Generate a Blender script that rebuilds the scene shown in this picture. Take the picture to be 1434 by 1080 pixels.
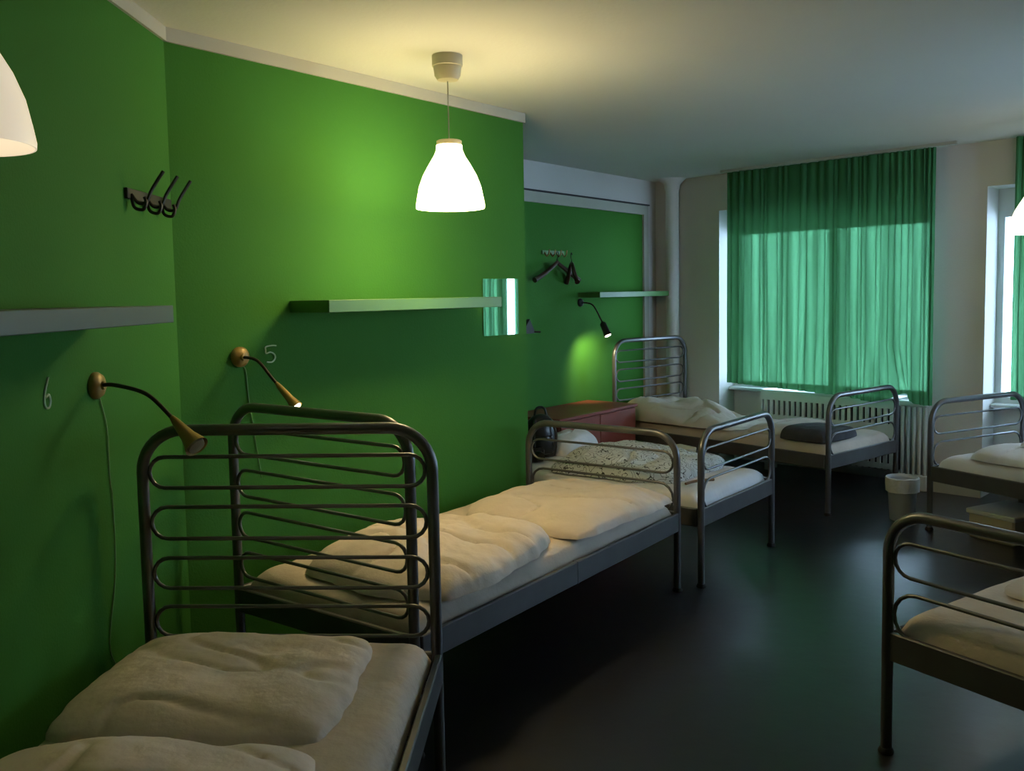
import bpy, math, random
from mathutils import Vector, Matrix, noise
PI = math.pi
sc = bpy.context.scene
for o in list(bpy.data.objects): bpy.data.objects.remove(o)
COL = sc.collection

# ------------------------------------------------------------------ camera
F = 1242.334; CY = 507.76
cam_d = bpy.data.cameras.new('camera'); cam = bpy.data.objects.new('camera', cam_d); COL.objects.link(cam)
cam_d.sensor_fit = 'HORIZONTAL'; cam_d.sensor_width = 36; cam_d.lens = 36*F/1434
cam_d.shift_y = -(540-CY)/1434; cam_d.clip_start = 0.05
cam.matrix_world = Matrix.Translation((0, 0, 1.55)) @ Matrix.Rotation(PI/2-0.0761, 4, 'X') @ Matrix.Rotation(-0.0182, 4, 'Z')
sc.camera = cam

# ------------------------------------------------------------------ colour management, sky
vs = sc.view_settings; vs.view_transform = 'Standard'; vs.look = 'None'; vs.gamma = 1; vs.use_curve_mapping = False
vs.exposure = -0.2
SKY = 24.0
PEND = 38.0
w = bpy.data.worlds.new('sky'); sc.world = w; w.use_nodes = True
bg = w.node_tree.nodes['Background']; bg.inputs[0].default_value = (0.52, 0.74, 1.0, 1); bg.inputs[1].default_value = SKY

# ------------------------------------------------------------------ plan of the room (metres)
UB = Vector((0.62558, 0.78016)); NB = Vector((-0.78016, 0.62558))      # along / into the shelf wall
UD = Vector((-0.71333, 0.70083)); ND = Vector((0.70083, 0.71333))     # along / into the window wall
AX = -1.2905; BN = 3.150; CN = 4.20; DN = 6.98; EN = -0.85; ZC = 2.58; ZG = 2.526
def frame(U, N):
    # local x = along, y = into the wall, z = up (keeps handedness by using a general matrix)
    return Matrix(((U.x, N.x, 0, 0), (U.y, N.y, 0, 0), (0, 0, 1, 0), (0, 0, 0, 1)))
FB = frame(UB, NB); FD = frame(UD, ND)
FA = Matrix(((0, -1, 0, 0), (1, 0, 0, 0), (0, 0, 1, 0), (0, 0, 0, 1)))  # local x = world y, local y = -x

# ------------------------------------------------------------------ materials
def nodes_of(name):
    m = bpy.data.materials.new(name); m.use_nodes = True
    nt = m.node_tree; return m, nt, nt.nodes['Principled BSDF']
def mat(name, col, rough=0.6, metal=0.0, spec=0.5, var=0.08, scale=6.0, bump=0.0, bscale=60.0, emit=None, estr=0.0):
    m, nt, b = nodes_of(name)
    tc = nt.nodes.new('ShaderNodeTexCoord'); n = nt.nodes.new('ShaderNodeTexNoise'); n.inputs['Scale'].default_value = scale
    n.inputs['Detail'].default_value = 5
    nt.links.new(tc.outputs['Object'], n.inputs['Vector'])
    r = nt.nodes.new('ShaderNodeMapRange'); r.inputs[1].default_value = 0.25; r.inputs[2].default_value = 0.75
    r.inputs[3].default_value = 1-var; r.inputs[4].default_value = 1+var
    nt.links.new(n.outputs['Fac'], r.inputs[0])
    mx = nt.nodes.new('ShaderNodeVectorMath'); mx.operation = 'SCALE'; mx.inputs[0].default_value = col
    nt.links.new(r.outputs[0], mx.inputs['Scale']); nt.links.new(mx.outputs[0], b.inputs['Base Color'])
    b.inputs['Roughness'].default_value = rough; b.inputs['Metallic'].default_value = metal
    b.inputs['Specular IOR Level'].default_value = spec
    if bump:
        n2 = nt.nodes.new('ShaderNodeTexNoise'); n2.inputs['Scale'].default_value = bscale; n2.inputs['Detail'].default_value = 4
        nt.links.new(tc.outputs['Object'], n2.inputs['Vector'])
        bp = nt.nodes.new('ShaderNodeBump'); bp.inputs['Strength'].default_value = bump; bp.inputs['Distance'].default_value = 0.01
        nt.links.new(n2.outputs['Fac'], bp.inputs['Height']); nt.links.new(bp.outputs[0], b.inputs['Normal'])
    if emit:
        b.inputs['Emission Color'].default_value = (*emit, 1); b.inputs['Emission Strength'].default_value = estr
    return m
M = {}
M['green'] = mat('green wall paint', (0.043, 0.172, 0.026), 0.75, spec=0.12, var=0.05, scale=1.5, bump=0.15, bscale=120)
M['white'] = mat('white wall paint', (0.62, 0.60, 0.59), 0.8, spec=0.2, var=0.04, scale=1.2, bump=0.15, bscale=90)
M['ceil'] = mat('ceiling paint', (0.62, 0.63, 0.59), 0.85, spec=0.2, var=0.03, scale=1.0, bump=0.1, bscale=60)
M['trimw'] = mat('white gloss trim', (0.42, 0.42, 0.36), 0.6, spec=0.3, var=0.04)
M['floor'] = mat('dark linoleum', (0.015, 0.015, 0.019), 0.32, spec=0.65, var=0.25, scale=2.5, bump=0.12, bscale=9)
M['steel'] = mat('grey bed steel', (0.14, 0.14, 0.15), 0.34, metal=0.6, spec=0.5, var=0.1, scale=8, bump=0.05, bscale=80)
M['rail'] = mat('grey painted rail', (0.10, 0.10, 0.105), 0.42, metal=0.35, var=0.12, scale=8)
M['cap'] = mat('black rubber', (0.012, 0.012, 0.012), 0.6)
M['sheet'] = mat('cream sheet', (0.54, 0.47, 0.41), 0.9, spec=0.15, var=0.08, scale=5, bump=0.5, bscale=22)
M['linen'] = mat('cream linen', (0.63, 0.55, 0.49), 0.9, spec=0.15, var=0.07, scale=6, bump=0.8, bscale=13)
M['linenw'] = mat('white linen', (0.68, 0.68, 0.72), 0.9, spec=0.15, var=0.05, scale=6, bump=0.4, bscale=18)
M['darkcloth'] = mat('dark grey cloth', (0.055, 0.055, 0.06), 0.85, spec=0.2, var=0.2, scale=9, bump=0.4, bscale=30)
M['shelf'] = mat('green lacquered shelf', (0.07, 0.19, 0.05), 0.45, spec=0.5, var=0.04)
M['shelfg'] = mat('grey blue shelf', (0.06, 0.10, 0.095), 0.45, spec=0.5, var=0.05)
M['brass'] = mat('dull brass plastic', (0.34, 0.22, 0.06), 0.4, metal=0.2, var=0.1)
M['brown'] = mat('dark brown hose', (0.03, 0.018, 0.012), 0.45, metal=0.2)
M['black'] = mat('black plastic', (0.010, 0.010, 0.012), 0.3, spec=0.6)
M['iron'] = mat('black iron', (0.012, 0.012, 0.012), 0.45, metal=0.3)
M['cord'] = mat('pale cord', (0.20, 0.36, 0.17), 0.6)
M['chalk'] = mat('pale chalk', (0.55, 0.72, 0.50), 0.9)
M['red'] = mat('red brown wood', (0.24, 0.042, 0.024), 0.5, spec=0.5, var=0.18, scale=4)
M['plastic'] = mat('cream plastic', (0.50, 0.46, 0.33), 0.45)
M['rad'] = mat('white radiator enamel', (0.55, 0.57, 0.55), 0.45, spec=0.5, var=0.03)
M['dark'] = mat('dark slot', (0.02, 0.03, 0.03), 0.8)
M['binm'] = mat('pale plastic bin', (0.42, 0.46, 0.52), 0.45, var=0.05)
M['bag'] = mat('white bin bag', (0.62, 0.64, 0.66), 0.5, bump=0.6, bscale=25)
M['card'] = mat('beige card', (0.42, 0.37, 0.26), 0.8)
M['wood'] = mat('dark hanger wood', (0.045, 0.018, 0.010), 0.45)
M['frame'] = mat('white window frame', (0.60, 0.62, 0.62), 0.5)
M['stickw'] = mat('bare wood', (0.22, 0.12, 0.06), 0.7)
M['bulb'] = mat('lit bulb', (0.8, 0.8, 0.8), 0.5, emit=(1, 0.85, 0.6), estr=14)
M['bulbg'] = mat('unlit bulb', (0.30, 0.26, 0.18), 0.3)
def opal(name, col, s):
    m, nt, b = nodes_of(name); b.inputs['Base Color'].default_value = (0.75, 0.7, 0.6, 1); b.inputs['Roughness'].default_value = 0.5
    tc = nt.nodes.new('ShaderNodeTexCoord'); n = nt.nodes.new('ShaderNodeTexNoise'); n.inputs['Scale'].default_value = 3
    nt.links.new(tc.outputs['Object'], n.inputs['Vector'])
    r = nt.nodes.new('ShaderNodeMapRange'); r.inputs[3].default_value = s*0.95; r.inputs[4].default_value = s*1.05
    nt.links.new(n.outputs['Fac'], r.inputs[0])
    b.inputs['Emission Color'].default_value = (*col, 1); nt.links.new(r.outputs[0], b.inputs['Emission Strength'])
    return m
M['opal'] = opal('lit opal shade', (1.0, 0.77, 0.37), PEND)
M['opal2'] = opal('dim opal shade', (1.0, 0.82, 0.58), 0.70)
M['opal3'] = opal('bright opal shade', (1.0, 0.84, 0.58), 5.0)
def cloth_translucent():
    m, nt, b = nodes_of('green curtain cloth'); L = nt.links.new
    tc = nt.nodes.new('ShaderNodeTexCoord'); mp = nt.nodes.new('ShaderNodeMapping'); mp.inputs['Scale'].default_value = (16, 16, 0.5)
    n = nt.nodes.new('ShaderNodeTexNoise'); n.inputs['Scale'].default_value = 1.0; n.inputs['Detail'].default_value = 3
    L(tc.outputs['Object'], mp.inputs[0]); L(mp.outputs[0], n.inputs['Vector'])
    d = nt.nodes.new('ShaderNodeBsdfDiffuse'); d.inputs[0].default_value = (0.050, 0.17, 0.075, 1)
    t = nt.nodes.new('ShaderNodeBsdfTranslucent'); t.inputs[0].default_value = (0.11, 0.38, 0.14, 1)
    tr = nt.nodes.new('ShaderNodeBsdfTransparent'); tr.inputs[0].default_value = (0.22, 0.62, 0.30, 1)
    m1 = nt.nodes.new('ShaderNodeMixShader'); m1.inputs[0].default_value = 0.085; L(d.outputs[0], m1.inputs[1]); L(t.outputs[0], m1.inputs[2])
    r = nt.nodes.new('ShaderNodeMapRange'); r.inputs[1].default_value = 0.35; r.inputs[2].default_value = 0.65; r.inputs[3].default_value = 0.015; r.inputs[4].default_value = 0.062
    L(n.outputs['Fac'], r.inputs[0])
    m2 = nt.nodes.new('ShaderNodeMixShader'); at = nt.nodes.new('ShaderNodeAttribute'); at.attribute_name = 'weave'; mu = nt.nodes.new('ShaderNodeMath'); mu.operation = 'MULTIPLY'; L(r.outputs[0], mu.inputs[0]); L(at.outputs['Fac'], mu.inputs[1]); L(mu.outputs[0], m2.inputs[0]); L(m1.outputs[0], m2.inputs[1]); L(tr.outputs[0], m2.inputs[2])
    L(m2.outputs[0], nt.nodes['Material Output'].inputs[0]); return m
M['curtain'] = cloth_translucent()
def glass():
    m, nt, b = nodes_of('window glass')
    t = nt.nodes.new('ShaderNodeBsdfTransparent'); t.inputs[0].default_value = (0.95, 0.97, 0.97, 1)
    g = nt.nodes.new('ShaderNodeBsdfGlossy'); g.inputs['Roughness'].default_value = 0.02
    mx = nt.nodes.new('ShaderNodeMixShader'); mx.inputs[0].default_value = 0.06
    nt.links.new(t.outputs[0], mx.inputs[1]); nt.links.new(g.outputs[0], mx.inputs[2])
    nt.links.new(mx.outputs[0], nt.nodes['Material Output'].inputs[0]); return m
M['glass'] = glass()
def mirror():
    m, nt, b = nodes_of('mirror silver'); b.inputs['Base Color'].default_value = (0.93, 0.95, 0.94, 1)
    b.inputs['Metallic'].default_value = 1; b.inputs['Roughness'].default_value = 0.015; return m
M['mirror'] = mirror()
def patterned():
    m, nt, b = nodes_of('black on white printed cloth')
    tc = nt.nodes.new('ShaderNodeTexCoord'); n = nt.nodes.new('ShaderNodeTexNoise'); n.inputs['Scale'].default_value = 7; n.inputs['Detail'].default_value = 3
    nt.links.new(tc.outputs['Object'], n.inputs['Vector'])
    a = nt.nodes.new('ShaderNodeMath'); a.operation = 'MULTIPLY'; a.inputs[1].default_value = 26
    s = nt.nodes.new('ShaderNodeMath'); s.operation = 'SINE'; ab = nt.nodes.new('ShaderNodeMath'); a.inputs[1].default_value = 44; ab.operation = 'ABSOLUTE'
    nt.links.new(n.outputs['Fac'], a.inputs[0]); nt.links.new(a.outputs[0], s.inputs[0]); nt.links.new(s.outputs[0], ab.inputs[0])
    r = nt.nodes.new('ShaderNodeValToRGB'); r.color_ramp.elements[0].position = 0.16; r.color_ramp.elements[0].color = (0.03, 0.03, 0.035, 1)
    r.color_ramp.elements[1].position = 0.28; r.color_ramp.elements[1].color = (0.52, 0.56, 0.58, 1)
    nt.links.new(ab.outputs[0], r.inputs[0]); nt.links.new(r.outputs[0], b.inputs['Base Color']); b.inputs['Roughness'].default_value = 0.9; return m
M['print'] = patterned()

# ------------------------------------------------------------------ mesh helpers
class MB:
    def __init__(s): s.v = []; s.f = []; s.mi = []; s.k = 0
    def add(s, vs, fs):
        b = len(s.v); s.v += [tuple(x) for x in vs]; s.f += [tuple(b+i for i in f) for f in fs]; s.mi += [s.k]*len(fs); return s
    def box(s, x0, x1, y0, y1, z0, z1, b=0.0):
        if b <= 0:
            vs = [(x, y, z) for z in (z0, z1) for y in (y0, y1) for x in (x0, x1)]
            return s.add(vs, [(0, 2, 3, 1), (4, 5, 7, 6), (0, 1, 5, 4), (2, 6, 7, 3), (0, 4, 6, 2), (1, 3, 7, 5)])
        b = min(b, (x1-x0)/2.01, (y1-y0)/2.01, (z1-z0)/2.01)
        def ring(i, z): return [(x0+i, y0+b, z), (x0+b, y0+i, z), (x1-b, y0+i, z), (x1-i, y0+b, z), (x1-i, y1-b, z), (x1-b, y1-i, z), (x0+b, y1-i, z), (x0+i, y1-b, z)]
        def ring2(z): return [(x0+b, y0+b, z)]*2+[(x1-b, y0+b, z)]*2+[(x1-b, y1-b, z)]*2+[(x0+b, y1-b, z)]*2
        R = [[(x0+b, y0+b*1.01, z0), (x0+b*1.01, y0+b, z0), (x1-b*1.01, y0+b, z0), (x1-b, y0+b*1.01, z0), (x1-b, y1-b*1.01, z0), (x1-b*1.01, y1-b, z0), (x0+b*1.01, y1-b, z0), (x0+b, y1-b*1.01, z0)],
             ring(0, z0+b), ring(0, z1-b)]
        R.append([(p[0], p[1], z1) for p in R[0]])
        vs = [p for r in R for p in r]; fs = [tuple(range(7, -1, -1)), tuple(range(24, 32))]
        for k in range(3):
            for i in range(8): j = (i+1) % 8; fs.append((k*8+i, k*8+j, k*8+8+j, k*8+8+i))
        return s.add(vs, fs)
    def tube(s, pts, r, n=10, closed=False, taper=None):
        P = [Vector(p) for p in pts]; m = len(P); vs = []; prev = None
        for i, p in enumerate(P):
            if closed: t = P[(i+1) % m]-P[i-1]
            else: t = P[min(i+1, m-1)]-P[max(i-1, 0)]
            t.normalize()
            if prev is None:
                a = Vector((0, 0, 1)) if abs(t.z) < 0.9 else Vector((1, 0, 0)); u = t.cross(a).normalized()
            else: u = (prev-t*prev.dot(t)).normalized()
            prev = u; w_ = t.cross(u); rr = r if taper is None else taper[i]
            vs += [p+(u*math.cos(2*PI*k/n)+w_*math.sin(2*PI*k/n))*rr for k in range(n)]
        fs = []
        for i in range(m if closed else m-1):
            j = (i+1) % m
            for k in range(n): l = (k+1) % n; fs.append((i*n+k, i*n+l, j*n+l, j*n+k))
        if not closed: fs += [tuple(range(n-1, -1, -1)), tuple((m-1)*n+k for k in range(n))]
        return s.add(vs, fs)
    def lathe(s, prof, c=(0, 0, 0), n=40, cap0=False, cap1=False):
        vs = [(c[0]+r*math.cos(2*PI*k/n), c[1]+r*math.sin(2*PI*k/n), c[2]+z) for r, z in prof for k in range(n)]
        fs = [(i*n+k, i*n+(k+1) % n, (i+1)*n+(k+1) % n, (i+1)*n+k) for i in range(len(prof)-1) for k in range(n)]
        if cap0: fs.append(tuple(range(n-1, -1, -1)))
        if cap1: fs.append(tuple((len(prof)-1)*n+k for k in range(n)))
        return s.add(vs, fs)
    def xform(s, m): s.v = [tuple(m @ Vector(p)) for p in s.v]; return s
    def build(s, name, mats, parent=None, smooth=False, flip=False):
        me = bpy.data.meshes.new(name); me.from_pydata(s.v, [], [f[::-1] for f in s.f] if flip else s.f)
        for m_ in (mats if isinstance(mats, list) else [mats]): me.materials.append(m_)
        for p, k in zip(me.polygons, s.mi): p.material_index = k
        if smooth:
            me.polygons.foreach_set('use_smooth', [True]*len(me.polygons))
            try: me.set_sharp_from_angle(angle=math.radians(45))
            except Exception: pass
        me.update(); o = bpy.data.objects.new(name, me); COL.objects.link(o)
        if parent: o.parent = parent
        return o
def tag(o, label=None, cat=None, group=None, kind=None):
    for k, v in (('label', label), ('category', cat), ('group', group), ('kind', kind)):
        if v: o[k] = v
    return o
def empty(name, loc, rz=0.0, label=None, cat=None, group=None):
    o = bpy.data.objects.new(name, None); COL.objects.link(o); o.empty_display_size = 0.1
    o.location = loc; o.rotation_euler = (0, 0, rz); return tag(o, label, cat, group)
def copy_tree(o, parent=None):
    c = o.copy(); COL.objects.link(c); c.parent = parent
    for ch in [x for x in bpy.data.objects if x.parent == o]: copy_tree(ch, c)
    return c
def struct(o, label): return tag(o, label, 'room structure', kind='structure')
def arc(c, r, a0, a1, ax, ay, n=8):
    c = Vector(c); ax = Vector(ax); ay = Vector(ay)
    return [c+ax*(r*math.cos(a0+(a1-a0)*i/n))+ay*(r*math.sin(a0+(a1-a0)*i/n)) for i in range(n+1)]
def smooth_path(P, k=6):
    P = [Vector(p) for p in P]; out = []
    for i in range(len(P)-1):
        a, b, c, d = P[max(i-1, 0)], P[i], P[i+1], P[min(i+2, len(P)-1)]
        for j in range(k):
            t = j/k; out.append(0.5*((2*b)+(c-a)*t+(2*a-5*b+4*c-d)*t*t+(3*b-a-3*c+d)*t**3))
    return out+[P[-1]]

# ------------------------------------------------------------------ room shell
def flip_for(Fm): return Fm.determinant() < 0
def boxes(name, Fm, lst, m):
    b = MB()
    for x in lst: b.box(*x)
    b.xform(Fm); return b.build(name, m, flip=flip_for(Fm))
fl = MB().box(-3.5, 8, -2.3, 11, -0.1, 0.0).build('floor', M['floor']); struct(fl, 'dark glossy linoleum floor running between the beds')
ce = MB().box(-3.5, 8, -2.3, 11, ZC, ZC+0.1).build('ceiling', M['ceil']); struct(ce, 'pale plain ceiling above the dormitory')
struct(boxes('wall_left', FA, [(-2.2, 4.2, -AX, -AX+0.2, 0, ZC)], M['green']), 'green wall on the left beside the nearest bed')
struct(boxes('wall_shelf', FB, [(0.9, 4.067, BN, CN+0.2, 0, ZC)], M['green']), 'bright green wall behind the lit hanging lamp')
b = MB(); b.box(4.067, 7.19, CN, CN+0.2, 0, 2.262); b.k = 1; b.box(4.067, 7.19, CN, CN+0.2, 2.262, ZC); b.box(7.19, 8.2, CN, CN+0.2, 0, ZC)
struct(b.xform(FB).build('wall_alcove', [M['green'], M['white']], flip=flip_for(FB)), 'far green and white wall behind the red-brown dresser')
N1 = (2.45, 4.245); N2 = (0.12, 2.055); NZ = 2.262; ND_ = 0.36; SILL = 0.68
struct(boxes('wall_window', FD, [
    (4.245, 8.6, DN, DN+ND_, 0, ZC), (N2[1], N1[0], DN, DN+ND_, 0, ZC), (-1.6, N2[0], DN, DN+ND_, 0, ZC),
    (N1[0], N1[1], DN, DN+ND_, NZ, ZC), (N2[0], N2[1], DN, DN+ND_, NZ, ZC),
    (N1[0], N1[1], DN+ND_-0.10, DN+ND_, 0, SILL), (N2[0], N2[1], DN+ND_-0.10, DN+ND_, 0, SILL),
    (N1[0], N1[1], DN+ND_-0.10, DN+ND_, 2.10, NZ), (N2[0], N2[1], DN+ND_-0.10, DN+ND_, 2.10, NZ)], M['white']), 'white window wall at the far end')
W3 = (4.9, 6.0)
struct(boxes('wall_right', FB, [(0.6, W3[0], EN-0.3, EN, 0, ZC), (W3[1], 8.0, EN-0.3, EN, 0, ZC), (W3[0], W3[1], EN-0.3, EN, 0, 0.85), (W3[0], W3[1], EN-0.3, EN, 2.2, ZC)], M['white']), 'white wall on the right, outside the picture')
struct(MB().box(1.1, 1.3, -2.2, 0.62, 0, ZC).build('wall_near', M['green']), 'green wall to the right of the viewer')
struct(MB().box(-1.5, 1.3, -2.3, -2.1, 0, ZC).build('wall_back', M['green']), 'green wall behind the viewer')
struct(boxes('trim_1', FA, [(-2.1, 3.46, -AX-0.012, -AX+0.01, ZG, ZC-0.001)], M['trimw']), 'white band under the ceiling of the left green wall')
struct(boxes('trim_2', FB, [(1.85, 4.075, BN-0.012, BN+0.01, ZG, ZC-0.001)], M['trimw']), 'white band under the ceiling of the bright green wall')
b = MB(); b.box(4.07, 7.27, CN-0.02, CN+0.01, 2.262, 2.345); b.box(7.19, 7.27, CN-0.02, CN+0.01, 0, 2.262); b.k = 1; b.box(4.07, 7.27, CN-0.035, CN+0.01, 2.345, 2.357)  # dark top strip is the ledge's shadow line, put in as colour
struct(b.xform(FB).build('trim_3', [M['trimw'], M['darkcloth']], flip=flip_for(FB)), 'white frame around the far green wall panel, with a painted shadow line')
b = MB(); cc = Vector((1.495, 8.215))
b.lathe([(0.06, 0), (0.06, ZC-0.12), (0.075, ZC-0.05), (0.13, ZC)], (cc.x, cc.y, 0), 24)
struct(b.build('trim_4', M['white'], smooth=True), 'rounded white column in the far corner')
struct(boxes('baseboard_window', FD, [(N1[1], 7.0, DN-0.015, DN+0.01, 0, 0.08), (N2[1], N1[0], DN-0.015, DN+0.01, 0, 0.08)], M['trimw']), 'low white baseboard of the window wall')
def window(name, s0, s1, label):
    r = empty(name, FD @ Vector(((s0+s1)/2, DN+ND_-0.06, SILL))); struct(r, label); inv = Matrix.Translation(r.location).inverted()
    y0, y1 = DN+ND_-0.095, DN+ND_-0.03; mid = 3.314 if s0 > 2 else 1.02; zt = 2.10; t = 0.045
    b = MB(); b.box(s0, s1, y0, y1, SILL, SILL+t); b.box(s0, s1, y0, y1, zt-t, zt); b.box(s0, s0+t, y0, y1, SILL+t, zt-t); b.box(s1-t, s1, y0, y1, SILL+t, zt-t)
    b.box(mid-0.03, mid+0.03, y0-0.01, y1, SILL+t, zt-t)
    b.xform(inv @ FD).build('window_frame', M['frame'], r, flip=True)
    for a, c in ((s0+t, mid-0.03), (mid+0.03, s1-t)):
        for z0, z1 in ((SILL+t, zt-t),):
            MB().box(a, c, y0+0.03, y0+0.036, z0, z1).xform(inv @ FD).build('window_pane', M['glass'], r, flip=True)
    MB().box(s0, s1, DN+0.16, DN+ND_-0.09, SILL-0.03, SILL-0.001, 0.006).xform(inv @ FD).build('window_sill', M['frame'], r, flip=True)
window('window_1', *N1, 'daylit white window behind the wide green curtains')
def fill_window():  # added window, out of view, to bring cool daylight to the far side
    r = empty('window_fill', FB @ Vector((5.45, EN-0.2, 0.85))); struct(r, 'added unseen window in the right wall, letting in fill daylight'); inv = Matrix.Translation(r.location).inverted() @ FB
    a, c = W3; b = MB(); y0, y1 = EN-0.27, EN-0.2
    b.box(a, c, y0, y1, 0.85, 0.9); b.box(a, c, y0, y1, 2.15, 2.2); b.box(a, a+0.05, y0, y1, 0.9, 2.15); b.box(c-0.05, c, y0, y1, 0.9, 2.15); b.box(5.42, 5.48, y0, y1, 0.9, 2.15)
    b.xform(inv).build('window_frame', M['frame'], r, flip=flip_for(FB))
    for p, q in ((a+0.05, 5.42), (5.48, c-0.05)): MB().box(p, q, y0+0.03, y0+0.036, 0.9, 2.15).xform(inv).build('window_pane', M['glass'], r, flip=flip_for(FB))
fill_window()
window('window_2', *N2, 'daylit white window at the right edge of the picture')

# ------------------------------------------------------------------ curtains
CP = 6.835
def curtain(s0, s1, z_of, npl, seed, label, sweep=None):
    rnd = random.Random(seed); nx, nz = 260, 50; ph = [0]; tot = 0
    ws = [rnd.uniform(0.45, 1.6) for _ in range(npl)]; W = sum(ws)
    ed = [0]
    for q in ws: ed.append(ed[-1]+q/W)
    amp = [rnd.uniform(0.5, 1.2) for _ in range(npl)]
    c0 = FD @ Vector(((s0+s1)/2, CP, ZC)); b = MB(); vs = []; ga = []; off = rnd.uniform(0, 50)
    for j in range(nz+1):
        t = j/nz
        for i in range(nx+1):
            u = i/nx; k = 0
            uu = min(max(u+0.012*noise.noise((u*4+off, t*1.6, 3))*t*1.6, 0), 0.99999)
            while k < npl-1 and uu > ed[k+1]: k += 1
            f = (uu-ed[k])/(ed[k+1]-ed[k])
            y = 0.034*amp[k]*(math.sin(PI*f)**0.7)*(0.8+0.5*noise.noise((k*3.1+off, t*1.5, 0)))
            y += 0.012*noise.noise((u*9+off, t*2.5, 1))*t
            zb = z_of(u); s = s0+(s1-s0)*u; z = ZC-0.022+(zb-ZC+0.022)*t
            if sweep:
                ds, dz, dy = sweep(u, t); s += ds; z += dz; y += dy
            vs.append((s, CP-0.03+(-y), z)); ga.append(min(1.0, 0.15+min(f, 1-f)*(ed[k+1]-ed[k])*npl*5.0))
    fs = [(j*(nx+1)+i, j*(nx+1)+i+1, (j+1)*(nx+1)+i+1, (j+1)*(nx+1)+i) for j in range(nz) for i in range(nx)]
    b.add(vs, fs); b.xform(Matrix.Translation(-c0) @ FD)
    o = b.build('curtain', M['curtain'], smooth=True); o.location = c0; o.data.polygons.foreach_set('use_smooth', [True]*len(o.data.polygons))
    at = o.data.attributes.new('weave', 'FLOAT', 'POINT'); at.data.foreach_set('value', ga)
    tag(o, label, 'curtain'); return o
curtain(4.06, 3.105, lambda u: 0.757-0.045*u, 15, 3, 'green curtain panel covering the left half of the far window')
def sw(u, t):
    a = max(0, (t-0.78)/0.22); g = math.exp(-((u-0.66)/0.10)**2)
    h = math.exp(-((u-0.45)/0.22)**2)
    return (-0.09*a*g, 0.085*a*a*g-0.02*a*h, 0.07*a*g+0.03*a*h*math.sin(u*60))
curtain(3.115, 2.35, lambda u: 0.712-0.035*u, 17, 8, 'green curtain panel on the right half of the far window, bunched at its hem', sw)
curtain(1.83, 1.475, lambda u: 0.76, 8, 5, 'green curtain strip cut off by the right picture edge', None)
curtain(1.395, 1.03, lambda u: 0.76, 8, 6, 'green curtain seen only in the square wall mirror', None)
t = empty('curtain_track', FD @ Vector((3.2, CP-0.04, ZC)), 0, 'slim white ceiling track carrying the far green curtains', 'curtain track')
MB().box(2.2, 4.10, CP-0.075, CP-0.055, ZC-0.02, ZC).xform(Matrix.Translation(-t.location) @ FD).build('track_profile', M['trimw'], t, flip=True)

# ------------------------------------------------------------------ beds
BW, BL, HH, HF = 0.967, 2.043, 1.159, 0.841
R1 = 0.0185
def bed_proto():
    r = empty('steel_bed', (0, 0, 0)); w = BW/2-R1
    def arch(y, h):
        c = 0.135; P = [(-w, y, 0.012), (-w, y, h*0.5)]
        P += arc((-w+c, y, h-R1-c), c, PI, PI/2, (1, 0, 0), (0, 0, 1), 9)
        P += [(0, y, h-R1)]
        P += arc((w-c, y, h-R1-c), c, PI/2, 0, (1, 0, 0), (0, 0, 1), 9)
        P += [(w, y, h*0.5), (w, y, 0.012)]; return P
    def loop(y, z1, z0):
        rr = (z1-z0)/2; x = w-R1-0.004; P = arc((x-rr, y, (z0+z1)/2), rr, PI/2, -PI/2, (1, 0, 0), (0, 0, 1), 8)
        P += arc((-x+rr, y, (z0+z1)/2), rr, -PI/2, -3*PI/2, (1, 0, 0), (0, 0, 1), 8); return P
    for y, h, nm, loops in ((R1, HH, 'headboard_frame', [(1.055, 0.955), (0.893, 0.79), (0.727, 0.628), (0.568, 0.47)]), (BL-R1, HF, 'footboard_frame', [(0.728, 0.615), (0.562, 0.405)])):
        fr = MB().tube(arch(y, h), R1, 14).build(nm, M['steel'], r, smooth=True)
        for s in (-1, 1):
            MB().lathe([(0.024, 0), (0.026, 0.006), (0.020, 0.02)], (s*w, y, 0), 16, True, True).build('foot_cap', M['cap'], fr, smooth=True)
        for z1, z0 in loops: MB().tube(loop(y, z1, z0), 0.0068, 8, closed=True).build('loop_rung', M['steel'], r, smooth=True)
        yy = 0.008 if y < 1 else BL-0.030
        MB().box(-w+0.01, w-0.01, yy, yy+0.022, 0.322, 0.418, 0.004).build('end_rail', M['rail'], r)
    for s in (-1, 1):
        x0 = s*(w+0.008)-0.011
        b = MB(); b.box(x0, x0+0.022, 2*R1, BL-2*R1, 0.322, 0.418, 0.004)
        sr = b.build('side_rail', M['rail'], r)
        MB().box(x0-0.002, x0+0.024, 1.02, 1.026, 0.321, 0.419).build('rail_joint', M['steel'], sr)
    b = MB()
    for i in range(14):
        y = 0.12+i*0.14; b.box(-w+0.02, w-0.02, y, y+0.06, 0.352, 0.366)
    b.build('slat_base', M['stickw'], r)
    return r
def fbm(p, o=4): return noise.fractal(p, 1.0, 2.0, o)
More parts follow.
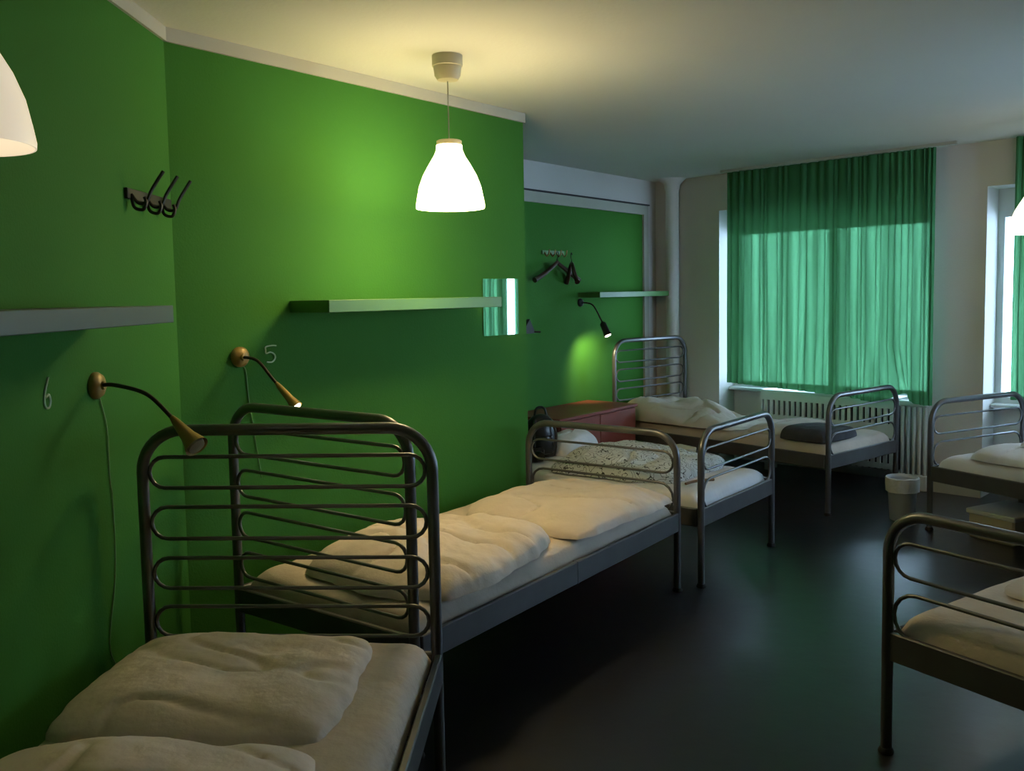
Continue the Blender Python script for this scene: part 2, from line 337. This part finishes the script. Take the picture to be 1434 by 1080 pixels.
def mattress_mesh(seed, w=0.90, l=1.96, h=0.12, mt='sheet', parent=None):
    nx, ny = 44, 90; b = MB(); vs = []; rnd = random.Random(seed); o = rnd.uniform(0, 99)
    for j in range(ny+1):
        for i in range(nx+1):
            u = i/nx*2-1; v = j/ny*2-1
            e = (1-abs(u)**16)**0.5*(1-abs(v)**28)**0.5
            x = u*w/2*(1+0.006*noise.noise((o, v*9, 0))); y = v*l/2
            wr = 0.008*fbm((x*3.3+o, y*3.3, 0))+0.006*abs(noise.noise((x*7+y*3+o, y*5, 4)))
            vs.append((x, y+BL/2, 0.366+0.03+(h-0.03)*e+wr*e))
    n1 = (nx+1)*(ny+1)
    vs += [(x*0.985, (y-BL/2)*0.993+BL/2, 0.367) for (x, y, z) in vs[:n1]]
    fs = [(j*(nx+1)+i, j*(nx+1)+i+1, (j+1)*(nx+1)+i+1, (j+1)*(nx+1)+i) for j in range(ny) for i in range(nx)]
    fs += [tuple(n1+k for k in f[::-1]) for f in fs]
    B = [i for i in range(nx+1)]+[j*(nx+1)+nx for j in range(1, ny+1)]+[ny*(nx+1)+i for i in range(nx-1, -1, -1)]+[j*(nx+1) for j in range(ny-1, 0, -1)]
    for k in range(len(B)): a, c = B[k], B[(k+1) % len(B)]; fs.append((a, n1+a, n1+c, c))
    return b.add(vs, fs).build('mattress', M[mt], parent, smooth=True)
proto = bed_proto()
BEDS = {}
def place_bed(k, loc, t, label, mt, first=False):
    r = proto if first else copy_tree(proto)
    r.location = (loc[0], loc[1], 0); r.rotation_euler = (0, 0, -t); tag(r, label, 'bed', 'grey steel beds of the dormitory')
    BEDS[k] = (Vector((loc[0], loc[1])), t)
    return r
beds = [
 (1, (-0.72, 2.795), 0.047+PI, 'nearest grey steel bed at the lower left corner', 'sheet'),
 (2, (-0.729, 3.14), 0.629, 'grey steel bed with two heaps of bedding, under the lit hanging lamp', 'sheet'),
 (3, (-0.318, 6.186), -0.8966+PI, 'grey steel bed holding the black backpack and printed cloth', 'linenw'),
 (4, (1.217, 7.843), -0.69+PI, 'grey steel bed in front of the far green curtains', 'sheet'),
 (5, (1.462+BL*0.8447, 2.459+BL*0.5352), 1.006+PI, 'grey steel bed at the lower right with a bare sheet', 'sheet'),
 (6, (3.06+BL*0.453, 5.81-BL*0.8913), -0.4704, 'grey steel bed with white linen at the right picture edge', 'linenw'),
]
roots = {}
for i, (k, loc, t, lab, mt) in enumerate(beds):
    roots[k] = (loc, t, lab, mt)
copies = {k: (proto if i == len(beds)-1 else None) for i, (k, *_) in enumerate(beds)}
for i, (k, loc, t, lab, mt) in enumerate(beds):
    r = place_bed(k, loc, t, lab, mt, first=(i == len(beds)-1))
    copies[k] = r
for k, loc, t, lab, mt in beds: mattress_mesh(k*7, mt=mt, parent=copies[k])

def on_bed(k, x, y, z=0.0):
    o, t = BEDS[k]; n = Vector((math.cos(t), -math.sin(t))); u = Vector((math.sin(t), math.cos(t)))
    p = o+n*x+u*y; return (p.x, p.y, z)
def soft(name, k, x, y, rot, w, l, h, seed, mt, label, cat, z=0.488, outl=0.05, wr=0.018, px=3.0, py=3.0, tilt=None, group=None, fold=0.0, sag=0.0):
    """a puffy piece of bedding with creases and an uneven outline, lying at (x, y) of bed k"""
    nx, ny = 72, 72; vs = []; o = seed*13.7
    def outline(a): return 1+outl*noise.noise((math.cos(a)*1.7+o, math.sin(a)*1.7, 5))+outl*0.35*noise.noise((math.cos(a)*6+o, math.sin(a)*6, 9))
    for j in range(ny+1):
        for i in range(nx+1):
            u = i/nx*2-1; v = j/ny*2-1; a = math.atan2(v, u); g = outline(a)
            X = u*w/2*g; Y = v*l/2*g
            # round the square corners a little
            c = 1-0.10*(abs(u)*abs(v))**3; X *= c; Y *= c
            e = max(0, (1-abs(u)**px))**0.45*max(0, (1-abs(v)**py))**0.45
            z_ = h*e*(0.78+0.35*noise.noise((X*2.2+o, Y*2.2, 1)))
            cr = abs(noise.noise((X*2.4+o+0.8*noise.noise((Y*3, X*3, o)), Y*4.2+0.5*X, 2)))
            z_ += 0.6*wr*e*(fbm((X*4+o, Y*4, 0), 5)) - wr*0.8*e*max(0, 0.10-cr)/0.10
            if fold: z_ += fold*e*math.tanh((v-0.1*noise.noise((u*2, o, 0)))*9)
            if tilt: z_ += e*tilt(u, v)
            if sag: z_ -= sag*abs(u)**3
            vs.append((X, Y, max(z_, 0.001)))
    n1 = len(vs); vs += [(p[0]*0.97, p[1]*0.97, -0.004) for p in vs]
    fs = [(q*(nx+1)+i, q*(nx+1)+i+1, (q+1)*(nx+1)+i+1, (q+1)*(nx+1)+i) for q in range(ny) for i in range(nx)]
    fs += [tuple(n1+q for q in f[::-1]) for f in fs]
    B = [i for i in range(nx+1)]+[q*(nx+1)+nx for q in range(1, ny+1)]+[ny*(nx+1)+i for i in range(nx-1, -1, -1)]+[q*(nx+1) for q in range(ny-1, 0, -1)]
    for q in range(len(B)): a, c = B[q], B[(q+1) % len(B)]; fs.append((a, n1+a, n1+c, c))
    ob = MB().add(vs, fs).build(name, M[mt], smooth=True)
    ob.data.polygons.foreach_set('use_smooth', [True]*len(ob.data.polygons))
    ob.location = on_bed(k, x, y, z); ob.rotation_euler = (0, 0, -BEDS[k][1]+rot); return tag(ob, label, cat, group)
# bed 1 (local x+ is the wall side because the bed points back to the viewer)
soft('pillow', 1, 0.07, 0.43, 0.0, 0.74, 0.66, 0.09, 1, 'linen', 'large rumpled cream pillow at the head of the nearest bed', 'pillow', outl=0.06, wr=0.016)
soft('duvet', 1, 0.06, 1.29, 0.03, 0.80, 1.02, 0.13, 2, 'linen', 'cream duvet on the nearest bed, cut off by the bottom picture edge', 'duvet', outl=0.06, wr=0.022)
# bed 2
soft('pillow', 2, 0.08, 0.57, 0.10, 0.76, 0.94, 0.17, 3, 'linen', 'puffy cream pillow beside the tall headboard of the lamp-lit bed', 'pillow', outl=0.12, wr=0.03)
soft('duvet', 2, 0.10, 1.52, -0.05, 0.80, 0.92, 0.115, 4, 'linen', 'yellowish folded duvet at the foot of the lamp-lit bed', 'duvet', outl=0.14, wr=0.02, z=0.49)
# bed 3
soft('printed_cloth', 3, -0.02, 1.36, 0.10, 0.82, 0.90, 0.15, 5, 'print', 'crumpled white cloth with black line print on the third bed', 'cloth', outl=0.10, wr=0.035, z=0.49)
soft('pillow', 3, -0.28, 0.62, 0.1, 0.5, 0.34, 0.15, 6, 'linenw', 'small pale pillow beside the black backpack', 'pillow', outl=0.08, wr=0.02, z=0.49)
# bed 4 (x+ = viewer side)
soft('duvet', 4, 0.16, 0.62, 0.10, 0.62, 1.14, 0.30, 7, 'linen', 'high cream duvet heap beside the red-brown dresser', 'duvet', outl=0.10, wr=0.03, z=0.49, tilt=lambda u, v: -0.15*(v+0.8))
soft('blanket', 4, -0.02, 1.42, 0.0, 0.78, 0.32, 0.07, 8, 'sheet', 'flat crumpled grey blanket in the middle of the far curtained bed', 'blanket', outl=0.12, wr=0.02, z=0.49)
soft('cushion', 4, 0.20, 1.79, 0.0, 0.50, 0.38, 0.10, 9, 'darkcloth', 'dark grey cushion at the foot of the far curtained bed', 'cushion', outl=0.03, wr=0.006, px=8, py=8, z=0.49)
# bed 6 (x- = viewer's left)
soft('folded_duvet', 6, -0.06, 1.50, 0.0, 0.72, 0.66, 0.10, 10, 'linenw', 'folded white duvet lying on the bed at the right picture edge', 'duvet', outl=0.04, wr=0.012, px=6, py=6, z=0.49)
soft('pillow', 6, 0.02, 1.42, 0.1, 0.52, 0.42, 0.09, 11, 'linenw', 'white pillow on top of the folded duvet at the right edge', 'pillow', outl=0.05, wr=0.012, z=0.585)
soft('blanket', 5, 0.08, 1.10, 0.05, 0.62, 1.0, 0.03, 12, 'sheet', 'thin crumpled sheet lying on the lower right bed', 'blanket', outl=0.1, wr=0.012, z=0.49)

# ------------------------------------------------------------------ things on and around bed 3
o3 = on_bed(3, -0.02, 0.36, 0.492)
bp = empty('backpack', on_bed(3, 0.03, 0.66, 0.492), 0.3, 'black backpack standing on the bed behind the green wall end', 'backpack')
b = MB(); P = [(0.02, 0), (0.095, 0.004), (0.105, 0.06), (0.10, 0.16), (0.085, 0.23), (0.05, 0.27), (0.01, 0.28)]
b.lathe(P, (0, 0, 0), 20, True, True); b.v = [(x*1.05+0.01*noise.noise((x*20, y*20, z*20)), y*0.72, z) for x, y, z in b.v]
body = b.build('bag_body', M['black'], bp, smooth=True)
b = MB(); b.lathe([(0.01, 0), (0.06, 0.01), (0.07, 0.06), (0.055, 0.12), (0.02, 0.13)], (0.0, -0.055, 0.02), 16, True, True)
b.v = [(x*1.1, -0.055+(y+0.055)*0.6, z) for x, y, z in b.v]; b.build('front_pocket', M['black'], bp, smooth=True)
MB().tube(smooth_path([(-0.04, 0, 0.27), (-0.03, 0, 0.31), (0, 0, 0.325), (0.03, 0, 0.31), (0.04, 0, 0.27)]), 0.008, 8).build('carry_handle', M['black'], bp, smooth=True)
for s in (-1, 1): MB().tube(smooth_path([(s*0.05, -0.04, 0.25), (s*0.075, -0.085, 0.17), (s*0.07, -0.08, 0.08), (s*0.06, -0.05, 0.02)]), 0.009, 8).build('strap', M['darkcloth'], bp, smooth=True)
cm = empty('camera_body', on_bed(3, 0.20, 0.74, 0.492), 0.5, 'small black camera leaning against the backpack', 'camera')
MB().box(-0.06, 0.06, -0.03, 0.03, 0, 0.085, 0.012).build('housing', M['black'], cm)
b = MB().lathe([(0.03, 0), (0.032, 0.03), (0.027, 0.05)], (0, 0, 0), 20, True, True); b.v = [(x, -0.03-z, 0.042+y) for x, y, z in b.v]; b.build('lens', M['black'], cm, smooth=True)
bx = empty('small_box', on_bed(3, -0.36, 1.42, 0.49), 0.5, 'small beige card box near the far edge of the third bed', 'box')
MB().box(-0.12, 0.12, -0.08, 0.08, 0, 0.07, 0.004).build('carton', M['card'], bx); MB().box(-0.122, 0.122, -0.082, 0.082, 0.055, 0.075, 0.004).build('lid', M['card'], bx)
st = MB().tube(smooth_path([(0, 0, 0), (0.09, 0.01, 0.004), (0.2, 0, 0)]), 0.008, 8).build('wooden_stick', M['stickw'], smooth=True)
st.location = on_bed(3, 0.32, 1.86, 0.505); st.rotation_euler = (0, 0, 0.5); tag(st, 'short bare wooden stick on the foot of the third bed', 'stick')

# ------------------------------------------------------------------ dresser
dc = FB @ Vector((5.70, 3.94, 0)); dr = empty('dresser', dc, 0, 'low red-brown wooden dresser against the far green wall', 'dresser')
inv = Matrix.Translation(-dc) @ FB
MB().box(5.17, 6.23, 3.72, 4.19, 0.05, 0.625, 0.004).xform(inv).build('carcass', M['red'], dr, flip=True)
MB().box(5.155, 6.245, 3.70, 4.195, 0.625, 0.648, 0.004).xform(inv).build('top', M['red'], dr, flip=True)
MB().box(5.19, 6.21, 3.75, 4.17, 0.0, 0.05).xform(inv).build('plinth', M['red'], dr, flip=True)
for i in range(2):
    for s0, s1 in ((5.18, 5.695), (5.705, 6.22)):
        z0 = 0.07+i*0.28
        d = MB().box(s0, s1, 3.708, 3.722, z0, z0+0.27, 0.003).xform(inv).build('drawer', M['red'], dr, flip=True)
        MB().box((s0+s1)/2-0.05, (s0+s1)/2+0.05, 3.69, 3.71, z0+0.13, z0+0.142, 0.003).xform(inv).build('handle', M['iron'], d, flip=True)

# ------------------------------------------------------------------ shelves and mirror
def shelf(Fm, s0, s1, N, dep, z0, z1, m, label):
    c = Fm @ Vector(((s0+s1)/2, N, z0)); o = MB().box(s0, s1, N-dep, N-0.001, z0, z1, 0.002).xform(Matrix.Translation(-c) @ Fm).build('wall_shelf', m, flip=flip_for(Fm))
    o.location = c; tag(o, label, 'shelf', None)
shelf(FA, 0.6, 2.74, -AX, 0.25, 1.484, 1.537, M['shelfg'], 'grey blue floating shelf on the left wall')
shelf(FB, 2.40, 3.53, BN, 0.26, 1.490, 1.542, M['shelf'], 'green floating shelf on the bright green wall beneath the lamp')
shelf(FB, 6.13, 7.47, CN, 0.22, 1.515, 1.560, M['shelf'], 'green floating shelf on the far alcove wall')
c = FB @ Vector((3.835, BN, 1.33)); mr = empty('wall_mirror', c, 0, 'small square frameless mirror at the right end of the shelf wall', 'mirror')
inv = Matrix.Translation(-c) @ FB
MB().box(3.681, 3.99, BN-0.006, BN-0.004, 1.327, 1.64).xform(inv).build('mirror_face', M['mirror'], mr, flip=True)
MB().box(3.683, 3.988, BN-0.004, BN-0.0005, 1.329, 1.638).xform(inv).build('backing', M['iron'], mr, flip=True)

# ------------------------------------------------------------------ gooseneck reading lamps
def reading_lamp(base, nrm, path, cone_len, r0, r1, label, col, hose, bulb, cord=None, discr=0.042):
    base = Vector(base); nrm = Vector(nrm).normalized()
    r = empty('reading_lamp', base, 0, label, 'reading lamp')
    q = nrm.to_track_quat('Z', 'Y').to_matrix().to_4x4()
    MB().lathe([(discr, 0.0005), (discr, 0.010), (discr*0.8, 0.022), (0.014, 0.026), (0.012, 0.034)], (0, 0, 0), 24, True, True).xform(q).build('wall_base', M[col], r, smooth=True)
    P = smooth_path([Vector(p)-base for p in path], 8)
    MB().tube(P, 0.0065, 10).build('gooseneck', M[hose], r, smooth=True)
    d = (P[-1]-P[-3]).normalized(); e = P[-1]; q2 = Matrix.Translation(e) @ d.to_track_quat('Z', 'Y').to_matrix().to_4x4()
    sh = MB().lathe([(0.0075, -0.02), (r0, 0.0), ((r0+r1)/2*0.92, cone_len*0.6), (r1, cone_len), (r1*0.9, cone_len-0.002), (r0, cone_len*0.5)], (0, 0, 0), 24, True, True).xform(q2).build('lamp_head', M[col], r, smooth=True)
    MB().lathe([(r1*0.80, cone_len-0.012), (r1*0.7, cone_len+0.001), (0.003, cone_len+0.005)], (0, 0, 0), 16, True, True).xform(q2).build('bulb', M[bulb], sh, smooth=True)
    if cord: MB().tube(smooth_path([Vector(p)-base for p in cord]), 0.0022, 6).build('cord', M['cord'], r, smooth=True)
    return r, base+e+d*(cone_len+0.02), d
reading_lamp((AX, 2.727, 1.294), (1, 0, 0), [(AX+0.02, 2.727, 1.294), (-1.215, 2.70, 1.297), (-1.112, 2.68, 1.270), (-1.032, 2.65, 1.207), (-1.012, 2.64, 1.19)], 0.115, 0.012, 0.036,
    'unlit brass reading lamp bending over the nearest headboard', 'brass', 'brown', 'bulbg',
    [(AX+0.004, 2.745, 1.26), (AX+0.004, 2.788, 1.152), (AX+0.004, 2.789, 0.99), (AX+0.004, 2.801, 0.919), (AX+0.004, 2.794, 0.688), (AX+0.004, 2.729, 0.478), (AX+0.004, 2.76, 0.395)])
bB = FB @ Vector((2.138, BN, 1.316))
_, tipB, dB = reading_lamp(bB, (-NB.x, -NB.y, 0), [bB-Vector((NB.x, NB.y, 0))*0.02, (-1.031, 3.58, 1.304), (-0.968, 3.557, 1.235), (-0.935, 3.543, 1.20)], 0.115, 0.011, 0.024,
    'lit brass reading lamp on the bright green wall', 'brass', 'brown', 'bulb',
    [FB @ Vector((2.15, BN-0.004, 1.28)), FB @ Vector((2.165, BN-0.004, 1.25)), FB @ Vector((2.173, BN-0.004, 1.135)), FB @ Vector((2.194, BN-0.004, 0.983)), FB @ Vector((2.22, BN-0.004, 0.80))])
bC = FB @ Vector((6.159, CN, 1.475))
_, tipC, dC = reading_lamp(bC, (-NB.x, -NB.y, 0), [bC-Vector((NB.x, NB.y, 0))*0.02, (0.676, 7.35, 1.455), (0.735, 7.3, 1.34), (0.752, 7.285, 1.30)], 0.11, 0.026, 0.034,
    'lit dark reading lamp on the far green wall', 'iron', 'brown', 'bulb', None, 0.035)
def spot(loc, target, e, ang, col, rad=0.012):
    l = bpy.data.lights.new('lamp_light', 'SPOT'); l.energy = e; l.spot_size = math.radians(ang); l.spot_blend = 0.9; l.color = col; l.shadow_soft_size = rad
    o = bpy.data.objects.new('lamp_light', l); COL.objects.link(o); o.location = loc
    o.rotation_euler = (Vector(target)-Vector(loc)).to_track_quat('-Z', 'Y').to_euler()
spot(tipB, tipB+dB, 1.2, 80, (1, 0.78, 0.45))
spot(tipC, FB @ Vector((6.30, CN+0.05, 0.90)), 18.0, 110, (1, 0.80, 0.40))
# dark bracket of another wall lamp, half hidden by the end of the shelf wall
c = FB @ Vector((5.40, CN, 1.30)); wb = empty('wall_bracket', c, 0, 'small dark wall bracket half hidden behind the shelf wall end', 'bracket')
inv = Matrix.Translation(-c) @ FB
b = MB(); b.add([(5.33, CN-0.001, 1.25), (5.50, CN-0.001, 1.25), (5.43, CN-0.001, 1.36), (5.33, CN-0.03, 1.25), (5.50, CN-0.03, 1.25), (5.43, CN-0.03, 1.36)], [(0, 1, 2), (3, 5, 4), (0, 3, 4, 1), (1, 4, 5, 2), (2, 5, 3, 0)])
b.xform(inv).build('bracket_plate', M['cap'], wb, flip=True)
MB().tube([inv @ Vector((5.48, CN-0.02, 1.262)), inv @ Vector((5.535, CN-0.05, 1.258))], 0.008, 8).build('bracket_tip', M['wood'], wb, smooth=True)

# ------------------------------------------------------------------ hooks, hangers, numbers
hk = empty('coat_hook_rack', (AX, 3.18, 1.915), 0, 'black iron coat rack with three hooks high on the left wall', 'coat rack')
def PA(y, d, z): return Vector((AX+d, y, z))-hk.location
MB().box(0.001, 0.012, -0.17, 0.22, -0.018, 0.018, 0.002).build('back_bar', M['iron'], hk)
for y in (3.04, 3.17, 3.30):
    MB().tube(smooth_path([PA(y, 0.012, 1.915), PA(y+0.01, 0.03, 1.885), PA(y+0.02, 0.055, 1.89), PA(y+0.03, 0.07, 1.93), PA(y+0.05, 0.105, 1.995)]), 0.006, 8).build('hook', M['iron'], hk, smooth=True)
    MB().tube(smooth_path([PA(y, 0.012, 1.91), PA(y, 0.02, 1.87), PA(y+0.01, 0.045, 1.862), PA(y+0.015, 0.055, 1.885), PA(y+0.015, 0.05, 1.905)]), 0.006, 8).build('lower_hook', M['iron'], hk, smooth=True)
c = FB @ Vector((5.78, CN, 1.86)); rk = empty('coat_hook_rack', c, 0, 'pale coat rack on the far green wall above the hangers', 'coat rack')
inv = Matrix.Translation(-c) @ FB; M['paleg'] = mat('pale green painted rack', (0.12, 0.24, 0.10), 0.5)
MB().box(5.63, 5.93, CN-0.012, CN-0.001, 1.865, 1.895, 0.002).xform(inv).build('back_bar', M['paleg'], rk, flip=True)
for s in (5.66, 5.74, 5.82, 5.90):
    MB().tube(smooth_path([inv @ Vector((s, CN-0.012, 1.88)), inv @ Vector((s, CN-0.03, 1.85)), inv @ Vector((s, CN-0.05, 1.865)), inv @ Vector((s+0.005, CN-0.055, 1.90))]), 0.005, 8).build('hook', M['brass'], rk, smooth=True)
def hanger(sc_, z, off, half, drop, label, rot=0.0):
    c = FB @ Vector((sc_, CN-off, z)); h = empty('coat_hanger', c, 0, label, 'coat hanger', 'dark hangers on the far rack'); R = Matrix.Translation(-c) @ FB @ Matrix.Translation((sc_, CN-off, z)) @ Matrix.Rotation(rot, 4, 'Z')
    P = [R @ Vector(p) for p in ((-half, 0, -drop), (-half*0.55, 0, -drop*0.62), (-0.03, 0, -0.015), (0, 0, 0), (0.03, 0, -0.015), (half*0.55, 0, -drop*0.55), (half, 0, -drop))]
    n = len(smooth_path(P)); MB().tube(smooth_path(P), 0.014, 8, taper=[0.022-0.008*math.sin(PI*i/(n-1)) for i in range(n)]).build('shoulder_bar', M['wood'], h, smooth=True)
    MB().tube(smooth_path([R @ Vector(p) for p in ((0, 0, 0), (0, 0, 0.03), (0.02, 0, 0.05), (0.02, 0, 0.075), (0, 0, 0.085), (-0.015, 0, 0.07))]), 0.003, 6).build('hook', M['iron'], h, smooth=True)
hanger(5.76, 1.80, 0.06, 0.30, 0.14, 'wide dark wooden hanger hanging from the far rack')
hanger(5.86, 1.79, 0.13, 0.15, 0.15, 'dark wooden hanger turned edgeways on the far rack', 0.9)
def numeral(Fm, strokes, N, label, m='chalk', r=0.0032):
    b = MB()
    for S in strokes: b.tube(smooth_path([Fm @ Vector((x, N-0.0022, z)) for x, z in S], 5), r, 6)
    o = b.build('wall_number', M[m], smooth=True); tag(o, label, 'number')
# a handwritten 6 and a handwritten 5
numeral(FA, [[(2.455, 1.345), (2.436, 1.310), (2.428, 1.280), (2.436, 1.262), (2.452, 1.262), (2.460, 1.280), (2.452, 1.297), (2.436, 1.290)]], -AX, 'chalk-white handwritten number 6 on the left wall')
numeral(FB, [[(2.320, 1.352), (2.300, 1.354), (2.268, 1.350), (2.266, 1.335), (2.268, 1.322), (2.290, 1.326), (2.310, 1.315), (2.312, 1.298), (2.296, 1.284), (2.270, 1.286)]], BN, 'chalk-white handwritten number 5 beside the lit reading lamp')

# ------------------------------------------------------------------ pendant lamps
def pendant(x, y, zb, label, mt, dim=False):
    r = empty('pendant_lamp', (x, y, ZC), 0, label, 'pendant lamp', 'bell shaped hanging lamps'); d = zb-ZC
    MB().lathe([(0.066, -0.0005), (0.066, -0.045), (0.060, -0.048), (0.056, -0.085), (0.045, -0.103), (0.006, -0.108)], (0, 0, 0), 32, True, True).build('ceiling_rose', M['plastic'], r, smooth=True)
    H = 0.292; prof = [(0.055, H-0.022), (0.057, H-0.045), (0.068, H-0.07), (0.090, H-0.105), (0.115, H-0.15), (0.134, H-0.20), (0.144, H-0.25), (0.149, 0.012), (0.148, 0.0), (0.145, 0.0), (0.140, 0.02), (0.125, 0.11), (0.10, 0.155), (0.06, 0.235), (0.050, 0.26)]
    MB().lathe([(a, b_+d) for a, b_ in prof], (0, 0, 0), 48).build('lamp_shade', M[mt], r, smooth=True)
    MB().lathe([(0.054, H-0.024+d), (0.055, H-0.004+d), (0.048, H+d), (0.006, H+d+0.002)], (0, 0, 0), 32, True, True).build('shade_collar', M['plastic'], r, smooth=True)
    MB().tube([(0, 0, -0.10), (0, 0, H+d)], 0.0028, 8).build('cord', M['trimw'], r, smooth=True)
    MB().lathe([(0.012, 0.20), (0.014, 0.15), (0.03, 0.11), (0.032, 0.085), (0.022, 0.06), (0.004, 0.05)], (0, 0, d), 20, True, True).build('bulb', M['bulb'] if not dim else M['opal2'], r, smooth=True)
    return r
pendant(-0.255, 3.903, 1.930, 'lit bell-shaped hanging lamp in front of the bright green wall', 'opal')
pendant(-1.055, 1.70, 1.851, 'hanging lamp cut off by the left picture edge', 'opal2', True)
pendant(3.235, 5.50, 1.868, 'hanging lamp cut off by the right picture edge', 'opal3', True)

# ------------------------------------------------------------------ radiators, bin, things under bed 6
c = FD @ Vector((3.2, 6.93, 0)); rc = empty('radiator_cover', c, 0, 'white slotted radiator cover under the far green curtains', 'radiator'); inv = Matrix.Translation(-c) @ FD
S0, S1 = 2.64, 3.80; y0, y1 = 6.92, 6.945
b = MB(); b.box(S0, S1, y0, y1, 0.615, 0.675); b.box(S0, S1, y0, y1, 0.34, 0.49); b.box(S0, S1, y0, y1, 0.14, 0.18)
n = 24; pw = (S1-S0)/n
for i in range(n+1):
    for z0, z1 in ((0.49, 0.615), (0.18, 0.34)): b.box(max(S0, S0+i*pw-pw*0.28), min(S1, S0+i*pw+pw*0.28), y0, y1, z0, z1)
b.xform(inv).build('slotted_front', M['rad'], rc, flip=True)
MB().box(S0, S1, y0+0.002, 7.14, 0.676, 0.70, 0.004).xform(inv).build('top_board', M['rad'], rc, flip=True)
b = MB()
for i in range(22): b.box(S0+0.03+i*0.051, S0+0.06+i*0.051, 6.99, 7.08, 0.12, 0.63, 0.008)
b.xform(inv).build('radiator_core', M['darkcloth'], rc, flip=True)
b = MB(); b.box(S0+0.02, S0+0.06, 6.95, 7.1, 0.0, 0.12); b.box(S1-0.06, S1-0.02, 6.95, 7.1, 0.0, 0.14); b.xform(inv).build('bracket_foot', M['rad'], rc, flip=True)
c = FD @ Vector((2.5, 6.9, 0)); cr = empty('column_radiator', c, 0, 'narrow upright ribbed radiator beside the slotted cover', 'radiator'); inv = Matrix.Translation(-c) @ FD
b = MB()
for i in range(5): b.tube([inv @ Vector((2.44+i*0.042, 6.935, 0.10)), inv @ Vector((2.44+i*0.042, 6.935, 0.66))], 0.014, 8)
b.build('rib', M['rad'], cr, smooth=True)
MB().box(2.42, 2.63, 6.91, 6.96, 0.645, 0.69, 0.008).xform(inv).build('top_cap', M['rad'], cr, flip=True); MB().box(2.42, 2.63, 6.915, 6.955, 0.0, 0.12, 0.006).xform(inv).build('bottom_cap', M['rad'], cr, flip=True)
bn = empty('waste_bin', (2.60, 5.86, 0), 0.2, 'pale plastic waste bin with a white liner, beside the right bed post', 'waste bin')
MB().lathe([(0.075, 0), (0.078, 0.005), (0.096, 0.27), (0.100, 0.275), (0.093, 0.27), (0.072, 0.01)], (0, 0, 0), 28, True, True).build('bin_body', M['binm'], bn, smooth=True)
b = MB(); b.lathe([(0.094, 0.19), (0.104, 0.195), (0.107, 0.24), (0.106, 0.285), (0.098, 0.29), (0.088, 0.22)], (0, 0, 0), 40)
b.v = [(x*(1+0.05*noise.noise((x*30, y*30, z*12))), y*(1+0.05*noise.noise((x*30, y*30, z*12+4))), z+0.006*noise.noise((x*25, y*25, 0))) for x, y, z in b.v]; b.build('bin_liner', M['bag'], bn, smooth=True)
ub_ = empty('storage_box', on_bed(6, -0.20, 1.66, 0), -BEDS[6][1], 'low pale box under the right edge bed', 'box')
MB().box(-0.19, 0.19, -0.15, 0.15, 0, 0.16, 0.012).build('tub', M['card'], ub_); MB().box(-0.2, 0.2, -0.16, 0.16, 0.15, 0.18, 0.006).build('lid', M['rad'], ub_)
for i, (yy, lab) in enumerate(((1.22, 'black travel bag under the right edge bed, beside the pale box'), (0.72, 'black travel bag under the right edge bed, farther from the pale box'))):
    tb = empty('travel_bag', on_bed(6, -0.12, yy, 0), -BEDS[6][1]+0.1*i, lab, 'bag')
    b = MB().lathe([(0.02, -0.21), (0.10, -0.205), (0.13, -0.17), (0.135, 0), (0.13, 0.17), (0.10, 0.205), (0.02, 0.21)], (0, 0, 0), 24, True, True)
    b.v = [(x, z, max(0.0, y*0.95+0.12)) for x, y, z in b.v]; b.build('bag_body', M['darkcloth'], tb, smooth=True)
    MB().tube(smooth_path([(0.02, -0.08, 0.235), (0.05, -0.05, 0.265), (0.05, 0.05, 0.265), (0.02, 0.08, 0.235)]), 0.009, 8).build('handle', M['cap'], tb, smooth=True)
for o in bpy.data.objects:
    if o.name.startswith('camera_body'): o.name = 'photo_camera'
